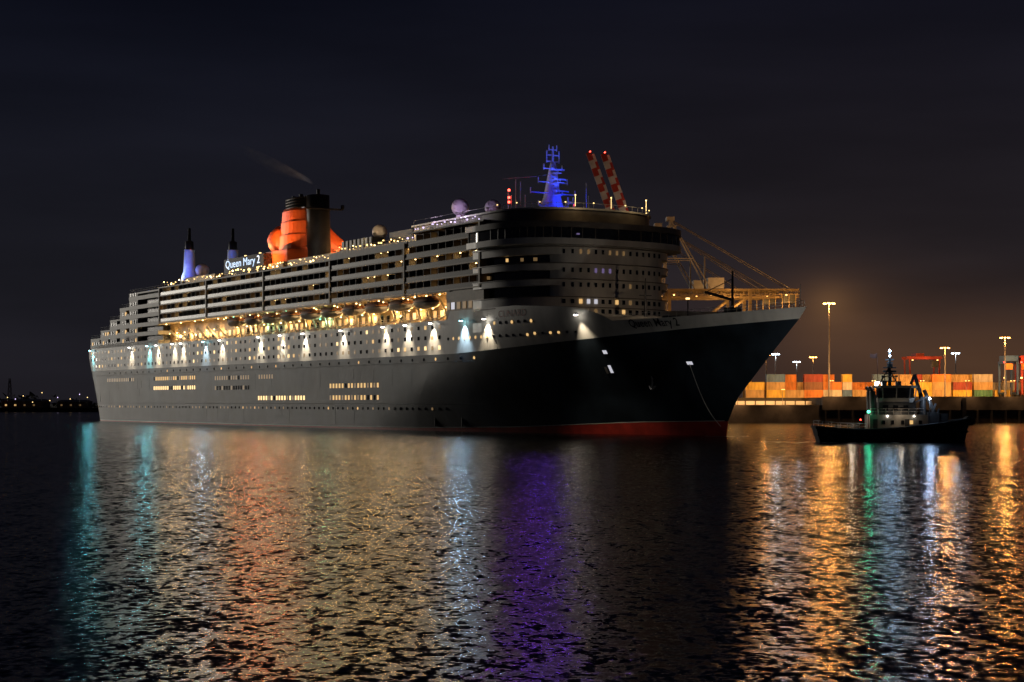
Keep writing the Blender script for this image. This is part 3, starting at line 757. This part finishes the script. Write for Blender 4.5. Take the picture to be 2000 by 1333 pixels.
cols={'orange':(.74,.26,.05),'rust red':(.36,.06,.04),'blue':(.10,.20,.38),'pale grey':(.5,.46,.40),'dark green':(.08,.24,.15),'tan':(.58,.38,.16),'brown':(.28,.13,.07),'white':(.72,.66,.56),'yellow':(.80,.52,.08)}
for k,c in cols.items(): M['c_'+k]=mat('container_'+k.replace(' ','_'),c,.55,0,.3,.6,stretch=(1,1,.4))
def container(L):
    b=MB();H=2.6;Wd=2.44;n=int(L/.28);
    for sd in(-1,1):
        pts=[]
        for i in range(n+1):
            x=-L/2+L*i/n;y=sd*(Wd/2-(.09 if i%4 in(1,2) else 0));pts.append([(x,y,.15),(x,y,H-.12)])
        b.grid(pts,smooth=False)
    b.box(-L/2,L/2,-Wd/2+.02,Wd/2-.02,H-.12,H);b.box(-L/2,L/2,-Wd/2+.01,Wd/2-.01,0,.15)
    b.box(-L/2+.05,-L/2+.1,-Wd/2+.1,Wd/2-.1,.15,H-.12);b.box(L/2-.1,L/2-.05,-Wd/2+.1,Wd/2-.1,.15,H-.12)
    for sx in(-1,1):
        for sy in(-1,1): b.box(sx*L/2-.08,sx*L/2+.08,sy*Wd/2-.08,sy*Wd/2+.08,0,H)
    dr=MB()
    for y in(-.9,-.35,.35,.9): dr.tube((L/2+.03,y,.2),(L/2+.03,y,H-.2),.04,n=5)
    return b,dr
cm={}
for L in(3.0,6.06):
    b,d=container(L)
    for k in cols: cm[(L,k)]=(b.mesh('body',[M['c_'+k]]),d.mesh('door_bars',[M['steel']]))
def put_container(L,k,x,y,z,rz,label):
    e=empty('shipping_container',(x,y,z),rz);tag(e,label,'container','shipping containers stacked on the quay')
    for nm,me in zip(('body','door_bars'),cm[(L,k)]): link(nm,me,e)
names=list(cols);wts=[9,3,2,2,1.5,6,3,2,6]
tw=['bottom tier','second tier','third tier','top tier']
rowname=['front row','second row']
for ri,yy in enumerate((568,574)):
    x=78 if ri==0 else 79.5;si=0
    xe=[172,176][ri]
    while x<xe and si<30:
        L=3.0 if random.random()<.35 else 6.06
        n=random.choice([1,2,2,2,3,3,0] if ri==0 else [2,2,3,3,3,3])
        for t in range(n):
            if ri==1 and t==0: continue
            k=random.choices(names,wts)[0]
            put_container(L,k,x+L/2,yy+random.uniform(-.1,.1),7.82+t*2.62,PI*random.randint(0,1),'%s container, %s of the %s stack from the left, %s'%(k,tw[t],ordw[si],rowname[ri]))
        if ri==1 and n:
            k='brown';put_container(L,k,x+L/2,yy,7.82,0,'brown container, bottom tier of the %s stack from the left, second row'%ordw[si])
        x+=L+random.choice([.25,.3,.35,.9]);si+=1
def light_mast(x,y,top,kind,label,e,r=1.0):
    o=empty('light_mast',(x,y,7.8));tag(o,label,'light mast','light masts in the container yard')
    H=top-7.8
    MB().tube((0,0,0),(0,0,H),.34*r,.18*r,8).build('pole','steel',o)
    MB().tube((0,0,H-.4),(0,0,H-.1),1.2*r,1.2*r,10).build('crown','steel',o)
    bm='orangebulb' if kind=='o' else 'coolbulb'
    me=MB().box(-.42*r,.42*r,-.22*r,.22*r,-.3*r,.05*r).mesh('lamp',[M[bm]])
    for k in range(6):
        a=2*PI*k/6+.26;link('lamp',me,o,(1.6*r*math.cos(a),1.6*r*math.sin(a),H-.45),a)
    c=(1,.42,.10) if kind=='o' else (.72,.85,1)
    light('yard_light','POINT',(0,0,H-1.8),e,c,o,.8)
light_mast(102.6,550,38.8,'o','tallest light mast with orange lamps, nearest the liner bow',20000)
light_mast(142,950,33,'o','short orange light mast just right of the liner bow',12000,1.2)
light_mast(155,1000,35,'w','thin white light mast second from the liner bow',8000,1.2)
light_mast(192.6,1150,34,'w','lowest white light mast, left of the tallest mast',8000,1.2)
light_mast(186,1050,34.5,'o','short orange light mast beside the tallest mast',12000,1.2)
light_mast(140.1,550,24.4,'o','orange light mast right of the red gantry frame',10000,.8)
light_mast(261,1000,35.5,'w','white light mast right of the red gantry frame',8000,1.2)
light_mast(159.5,550,27.7,'o','orange light mast beside the straddle carriers at far right',12000,.85)
for i,x in enumerate((70,84,99,112,127,141,155,168)):
    o=empty('quay_fill_post',(x,527.4,8.1) if x>96 else (x,527.6,5.4));tag(o,'short added fill lamp post on the quay edge, %s from the left'%ordw[i],'lamp post','short added fill lamp posts on the quay edge')  # posts added to throw light on the containers and quay wall
    MB().tube((0,0,0),(0,0,5),.09,.06,6).beam((0,-3,5),(0,.4,5),.1,.1).build('pole','steel',o);MB().box(-.2,.2,.4,.6,4.8,4.95).build('fill_lamp_head','amber',o)
    MB().box(-.2,.2,-3.1,-2.9,4.8,4.92).build('fill_lamp_head','amber',o)
    light('quay_fill_light','SPOT',(0,.9,4.7),17000,(1,.50,.17),o,.25,(0,1,-.02),R(110),1)  # added fill towards the container fronts
    light('quay_fill_light','SPOT',(0,-2.9,4.6),1100,(1,.55,.25),o,.2,(0,.25,-1),R(130),1)  # added fill down the quay wall
g=empty('yard_gantry',(149,618,7.8));tag(g,'red gantry frame with cross beams behind the tug','gantry crane')
for x in(-5.5,5.5):
    for y in(-4,4):
        MB().beam((x*.9,y,1.2),(x,y,15),.5,.6).build('leg','cranered',g)
        MB().tube((x*.9-.3,y,.8),(x*.9+.3,y,.8),.8,.8,12).build('wheel','rubber',g)
    MB().box(x*.9-.4,x*.9+.4,-4.6,4.6,1.0,1.7).build('sill_beam','cranered',g)
for y in(-4,4): MB().beam((-6.4,y,14.6),(6.4,y,14.6),.7,1.0).build('top_beam','cranered',g)
MB().box(-3,0,-3.6,3.6,15.1,16.2).build('trolley','cranered',g)
MB().box(2.5,4.8,-4.9,-3.0,11.2,13.6).build('cab','tuggrey',g)
for x in(-4.5,4.5): MB().box(-.2,.2,-.2,.2,-.2,0).build('lamp','amber',g,(x,-4.8,13.8))
light('gantry_light','POINT',(0,-6,12),700,(1,.45,.15),g,.3)
for j,(x,c,nm) in enumerate(((163.5,'carrierblue','blue'),(169,'cranered','red'))):
    g=empty('straddle_carrier',(x,560,7.8));tag(g,'%s straddle carrier with tall open frame under the right light mast'%nm,'straddle carrier')
    for sx in(-1,1):
        for yy in(-3,0,3): MB().tube((sx*2-.2,yy,.7),(sx*2+.2,yy,.7),.7,.7,12).build('wheel','rubber',g)
        for yy in(-3.4,3.4): MB().beam((sx*2,yy,1),(sx*2,yy,11.5),.6,.7).build('leg',c,g)
        MB().box(sx*2-.3,sx*2+.3,-4,4,1.1,1.8).build('side_beam',c,g)
        MB().box(sx*2-.25,sx*2+.25,-4,4,11.2,12).build('side_beam',c,g)
    MB().box(-2.3,2.3,-3.6,2.5,12,13.8).build('engine_housing',c,g)
    MB().box(-2.2,0,-5.2,-3.6,9.2,11.2).build('cab','c_orange',g)
    MB().box(-1.2,1.2,-3,3,5.0,5.5).build('spreader','craneyellow',g)
    for z in(6.5,11.6): MB().box(-.25,.25,-.2,.2,-.2,.2).build('lamp','amber' if z<7 else 'redbulb',g,(-2.4,-4.2,z))
# ---------------------------------------------------------------- ship to shore cranes
def sts(y,px,gh,label,toph_,lean,txt,lit):
    g=empty('quay_crane',(px,y,7.8));tag(g,label,'quay crane','quay cranes with raised booms')
    z=gh-7.8
    for x in(6,36):
        for yy in(-8,8):
            MB().beam((x,yy,0),(x,yy,z),1.2,1.2).build('leg','craneyellow',g)
        MB().beam((x,-8,z*.33),(x,8,z*.33),1.2,1.6).build('portal_beam','craneyellow',g)
    for yy in(-8,8):
        MB().beam((6,yy,z*.35),(36,yy,z*.35),1.2,1.6).build('portal_beam','craneyellow',g)
        MB().beam((6,yy,z*.38),(36,yy,z*.95),.7,.7).build('brace','craneyellow',g)
    for yy in(-3,3):
        gi=MB().box(0,55,yy-.35,yy+.35,z+.2,z+.8).box(0,55,yy-.35,yy+.35,z-2.6,z-2.1)
        for i in range(18):
            a=i*3.05;gi.beam((a,yy,z-2.2),(a+1.5,yy,z+.3),.22,.22);gi.beam((a+1.5,yy,z+.3),(a+3.05,yy,z-2.2),.22,.22)
        gi.build('girder','craneyellow',g)
    mb=MB()
    for i in range(12): mb.box(i*5,i*5+.4,-3,3,z-.6,z-.1)
    mb.box(-1,55,-5,-3.7,z-1.4,z-1.2)
    for i in range(28): mb.tube((i*2,-5,z-1.2),(i*2,-5,z-.1),.06,n=4)
    mb.path([(0,-5,z-.1),(55,-5,z-.1)],.07,4);mb.build('walkway','craneyellow',g)
    ax,az=7,z+27
    mb=MB()
    for yy in(-6,6):
        mb.beam((4,yy,z),(ax,yy*.3,az),.6,.6);mb.beam((22,yy,z),(ax,yy*.3,az),.45,.45);mb.beam((4,yy,z+12),(15,yy*.7,z+12),.3,.3)
    mb.box(ax-1.5,ax+1.5,-2.4,2.4,az-.5,az+.9);mb.box(ax-1.2,ax+2.5,-2,2,az-2.6,az-2.3);mb.build('apex_frame','cranewhite',g)
    for yy in(-3,3): MB().tube((ax,yy*.5,az),(52,yy,z+.8),.16,n=6).build('backstay','steel',g);MB().tube((ax+6,yy*.8,z+18),(40,yy,z+.8),.13,n=6).build('backstay','steel',g)
    MB().box(21,27,-3,3,z+.8,z+5).build('machinery_house','cranewhite',g)
    MB().tube((20,0,z),(20,0,z+13),.4,.25).build('service_mast','steel',g)
    MB().box(49,53.5,-4.0,4.0,z-4.6,z-1.4).build('trolley_cab','tuggrey',g)
    mb=MB()
    for xx in(46,48.5,51,53.5):
        mb.beam((xx,-4.8,z-1.2),(xx,-4.8,z-8.5),.25,.25)
    mb.box(45,55,-5,5,z-8.9,z-8.5);mb.build('service_platform','craneyellow',g)
    Lb=toph_-gh;dx=-lean*Lb
    bm=MB();n=18
    p0=Vector((0,0,z));p1=Vector((dx,0,z+Lb))
    for yy in(-2.4,2.4):
        for i in range(n):
            a=p0+(p1-p0)*(i/n);b=p0+(p1-p0)*((i+1)/n)
            white=i<9 or i%2==0
            bm.beam((a.x+yy*.32,yy,a.z),(b.x+yy*.32,yy,b.z),1.0,2.6-.5*i/n,0 if (white if yy<0 else (i<8 or i%2==1)) else 1)
    for i in range(n+1):
        a=p0+(p1-p0)*(i/n);bm.beam((a.x-.5,-2.4,a.z),(a.x+.5,2.4,a.z),.5,.5,1)
    bo=bm.build('boom',['cranewhite','cranered'],g)
    p,f,w=text_mesh(txt,2.3,1,.04)
    d=(p0-p1).normalized();perp=Vector((-d.z,0,d.x))
    st=p0+(p1-p0)*.49
    vs=[]
    for x,yv in p:
        q=st+d*(x*1.2)+perp*(yv-.75);vs.append((q.x-.77,-2.96,q.z))
    MB().add(vs,f).build('lettering','letterdark',bo)
    MB().ball((dx,0,z+Lb+.8),.32,8).build('warning_lamp','redbulb',g)
    for i,xx in enumerate((8,22,36,50)):
        MB().box(-.25,.25,-.2,.2,-.3,0).build('work_lamp','amber',g,(xx,-5.2,z-1.5))
    light('crane_light','POINT',(30,-9,z-4),2000*lit,(1,.50,.15),g,.4)
    light('crane_light','POINT',(50,-9,z-5),2000*lit,(1,.48,.13),g,.4)
    light('boom_light','SPOT',(3,-22,z+8),7500*lit,(1,.72,.58),g,.4,(-13,20,28),R(60),1)
sts(640,52.5,48,'nearer quay crane with raised red and white banded boom',99.5,.34,'TOLLERORT',1)
sts(682,51.5,50,'farther quay crane, its raised banded boom leftmost and highest',106,.36,'HHLA',.8)
# ---------------------------------------------------------------- left shore
mb=MB();mb.box(-1400,-60,1080,2600,-4,2.6);tag(mb.build('far_shore','land'),kind='structure')
mb=MB()
for k in range(900):
    x=random.uniform(-720,-120);y=1110+random.random()*120;hh=2.6+ (5+4*math.sin(x*.03)+3*math.sin(x*.11))*random.random()
    r=random.uniform(1.2,3)
    vs=[Vector((random.uniform(-1,1),random.uniform(-1,1),random.uniform(-.8,.8)))*r for _ in range(6)]
    c=Vector((x,y,hh));mb.add([c+v for v in vs],[(0,1,2),(2,3,4),(3,4,5),(0,3,5)])
tag(mb.build('far_wood','leaf'),'low dark wood along the far left shore','trees',kind='stuff')
def shed(x,y,w,h,label):
    o=empty('harbour_shed',(x,y,2.6));tag(o,label,'shed')
    MB().box(-w/2,w/2,0,20,0,h).build('wall','shed',o)
    mb=MB();mb.prism([(-w/2-.5,-.5),(w/2+.5,-.5),(w/2+.5,20.5),(-w/2-.5,20.5)],h,h+.4);mb.add([(-w/2-.5,-.5,h+.4),(w/2+.5,-.5,h+.4),(w/2+.5,20.5,h+.4),(-w/2-.5,20.5,h+.4),(-w/2,10,h+1.6),(w/2,10,h+1.6)],[(0,1,5,4),(2,3,4,5),(0,4,3),(1,2,5)]);mb.build('roof','dgrey',o)
    for i in range(int(w/6)):
        MB().box(-.6,.6,-.08,.02,1.2,2.2).build('window','lit' if random.random()<.25 else 'dim',o,(-w/2+3+i*6,0,0))
shed(-316,1095,26,4,'low shed with lit windows in the middle of the far left shore');shed(-285,1098,18,3.5,'small low shed nearest the liner stern on the far shore');shed(-352,1092,20,3.2,'flat low shed leftmost on the far shore')
LS=sorted(((-350,11,'o'),(-334,8,'w'),(-322,9,'o'),(-300,12,'o'),(-290,9,'w'),(-276,11,'w'),(-271,9,'o'),(-263,12,'o'),(-312,10,'o'),(-343,7,'o'),(-306,6,'o'),(-295,7,'o'),(-282,8,'o'),(-328,6,'r'),(-317,8,'w'),(-339,10,'o')))
for i,(x,h,c) in enumerate(LS):
    o=empty('street_lamp',(x,1085,2.6));tag(o,'tiny %s lamp on the far left shore, %s from the picture edge'%({'o':'orange','w':'white','r':'red'}[c],ordw[i]),'street lamp','street lamps on the far left shore')
    MB().tube((0,0,0),(0,0,h-2.6),.12,.08,6).build('pole','dgrey',o);MB().ball((0,0,h-2.4),.3,8).build('lamp',{'o':'warm2','w':'violetbulb','r':'redbulb'}[c],o)
o=empty('lattice_tower',(-325,1100,2.6));tag(o,'thin lattice tower on the far left shore','tower')
mb=MB()
for a,b in((-1,-1),(1,-1),(1,1),(-1,1)): mb.beam((a*1.6,b*1.6,0),(a*.4,b*.4,19),.25,.25)
for i in range(6):
    z=i*3;w_=1.6-1.2*z/19
    for s in(-1,1): mb.beam((-w_,s*w_,z),(w_*.8,s*w_*.8,z+3),.15,.15);mb.beam((w_,s*w_,z),(-w_*.8,s*w_*.8,z+3),.15,.15)
mb.build('lattice','dgrey',o)
# ---------------------------------------------------------------- water
mw=D.materials.new('harbour_water');mw.use_nodes=True;nt=mw.node_tree;N=nt.nodes;L=nt.links;b=N['Principled BSDF']
b.inputs['Base Color'].default_value=(.0012,.002,.003,1);b.inputs['Roughness'].default_value=.17;b.inputs['IOR'].default_value=1.33
geo=N.new('ShaderNodeNewGeometry')
def noise(sc,stretch,det,rough,amp):
    mp=N.new('ShaderNodeMapping');mp.inputs['Scale'].default_value=stretch;L.new(geo.outputs['Position'],mp.inputs[0])
    n=N.new('ShaderNodeTexNoise');n.inputs['Scale'].default_value=sc;n.inputs['Detail'].default_value=det;n.inputs['Roughness'].default_value=rough
    L.new(mp.outputs[0],n.inputs['Vector'])
    s=N.new('ShaderNodeVectorMath');s.operation='SUBTRACT';L.new(n.outputs['Color'],s.inputs[0]);s.inputs[1].default_value=(.5,.5,.5)
    m=N.new('ShaderNodeVectorMath');m.operation='MULTIPLY';L.new(s.outputs[0],m.inputs[0]);m.inputs[1].default_value=(amp*.7,amp,0);return m.outputs[0]
def vadd(a,b_):
    m=N.new('ShaderNodeVectorMath');m.operation='ADD';L.new(a,m.inputs[0]);L.new(b_,m.inputs[1]);return m.outputs[0]
s1=noise(8.0,(.8,1,1),2,.5,.45);s2=noise(3.6,(.85,.55,1),2,.55,.80);s3=noise(1.1,(1,.30,1),1,.5,.26)
tot=vadd(vadd(s1,s2),s3);cz=N.new('ShaderNodeCombineXYZ');cz.inputs[2].default_value=1
nv=N.new('ShaderNodeVectorMath');nv.operation='NORMALIZE';L.new(vadd(tot,cz.outputs[0]),nv.inputs[0]);L.new(nv.outputs[0],b.inputs['Normal'])
me=D.meshes.new('water');me.from_pydata([(-5000,-300,0),(5000,-300,0),(5000,9000,0),(-5000,9000,0)],[],[(0,1,2,3)]);me.materials.append(mw)
tag(link('water',me),kind='structure')
# ---------------------------------------------------------------- sky
wd=D.worlds.new('World');bpy.context.scene.world=wd;wd.use_nodes=True;nt=wd.node_tree;N=nt.nodes;L=nt.links
for n in list(N): N.remove(n)
out=N.new('ShaderNodeOutputWorld');bg=N.new('ShaderNodeBackground');L.new(bg.outputs[0],out.inputs[0])
sky=N.new('ShaderNodeTexSky');sky.sky_type='NISHITA';sky.sun_disc=False;sky.sun_elevation=R(-8);sky.sun_rotation=R(280)
tc=N.new('ShaderNodeTexCoord');sp=N.new('ShaderNodeSeparateXYZ');L.new(tc.outputs['Generated'],sp.inputs[0])
def math_(op,a,b_=None):
    m=N.new('ShaderNodeMath');m.operation=op
    for i,x in enumerate((a,b_)):
        if x is None: continue
        if isinstance(x,(int,float)): m.inputs[i].default_value=x
        else: L.new(x,m.inputs[i])
    return m.outputs[0]
rp=N.new('ShaderNodeValToRGB');L.new(math_('MAXIMUM',sp.outputs['Z'],0),rp.inputs[0])
e=rp.color_ramp.elements;e[0].position=0;e[0].color=(.0110,.0100,.0132,1);e[1].position=.5;e[1].color=(.0015,.0020,.0045,1)
x=e.new(.08);x.color=(.0098,.0098,.0140,1);x=e.new(.17);x.color=(.0062,.0068,.0120,1);x=e.new(.25);x.color=(.0030,.0038,.0088,1)
def addc(a,b_):
    m=N.new('ShaderNodeMix');m.data_type='RGBA';m.blend_type='ADD';m.inputs[0].default_value=1
    L.new(a,m.inputs[6]);L.new(b_,m.inputs[7]);return m.outputs[2]
def blob(az,el,sa,se,c):
    ax=math_('ARCTAN2',sp.outputs['X'],sp.outputs['Y'])
    a=math_('DIVIDE',math_('SUBTRACT',ax,R(az)),R(sa));z=math_('DIVIDE',math_('SUBTRACT',sp.outputs['Z'],math.sin(R(el))),math.sin(R(se)))
    q=math_('ADD',math_('MULTIPLY',a,a),math_('MULTIPLY',z,z));g=math_('EXPONENT',math_('MULTIPLY',q,-1.0))
    m=N.new('ShaderNodeMix');m.data_type='RGBA';m.inputs[6].default_value=(0,0,0,1);m.inputs[7].default_value=tuple(c)+(1,);L.new(g,m.inputs[0]);return m.outputs[2]
c=rp.outputs[0]
for args in ((14,0,15,10,(.010,.0055,.003)),(11.0,1.4,4.2,2.4,(.034,.014,.004)),(16.5,1.0,4,1.9,(.055,.023,.006)),(10.7,3.0,1.7,1.2,(.040,.018,.005)),(10.6,3.3,.7,.55,(.05,.024,.008))):
    c=addc(c,blob(*args))
cl=N.new('ShaderNodeTexNoise');mp=N.new('ShaderNodeMapping');mp.inputs['Scale'].default_value=(1,1,6);L.new(tc.outputs['Generated'],mp.inputs[0]);L.new(mp.outputs[0],cl.inputs['Vector']);cl.inputs['Scale'].default_value=3;cl.inputs['Detail'].default_value=4
mr=N.new('ShaderNodeMapRange');mr.inputs[1].default_value=.3;mr.inputs[2].default_value=.7;mr.inputs[3].default_value=.75;mr.inputs[4].default_value=1.25;L.new(cl.outputs['Fac'],mr.inputs[0])
vm=N.new('ShaderNodeVectorMath');vm.operation='SCALE';L.new(c,vm.inputs[0]);L.new(mr.outputs[0],vm.inputs[3])
vs=N.new('ShaderNodeVectorMath');vs.operation='SCALE';L.new(sky.outputs[0],vs.inputs[0]);vs.inputs[3].default_value=.002
va=N.new('ShaderNodeVectorMath');va.operation='ADD';L.new(vm.outputs[0],va.inputs[0]);L.new(vs.outputs[0],va.inputs[1])
L.new(va.outputs[0],bg.inputs[0]);bg.inputs[1].default_value=1
l=D.lights.new('sun','SUN');l.energy=.38;l.angle=R(9);l.color=(1,.92,.80)
a_=R(14);du,dv_=-math.cos(a_),-math.sin(a_)
wx=-SS*du-CC*dv_;wy=CC*du-SS*dv_
o=link('sun',l,None,(0,0,80));o.rotation_euler=Vector((wx,wy,-.10)).to_track_quat('-Z','Y').to_euler()
# ---------------------------------------------------------------- camera
cd=D.cameras.new('camera');cd.sensor_width=36;cd.lens=3320/2000*36;cd.shift_y=118.5/2000;cd.clip_end=20000;cd.clip_start=.5
cam=link('camera',cd,None,(0,0,6.5));cam.rotation_euler=(R(90),0,0)
bpy.context.scene.camera=cam
bpy.context.scene.view_settings.view_transform='Standard'
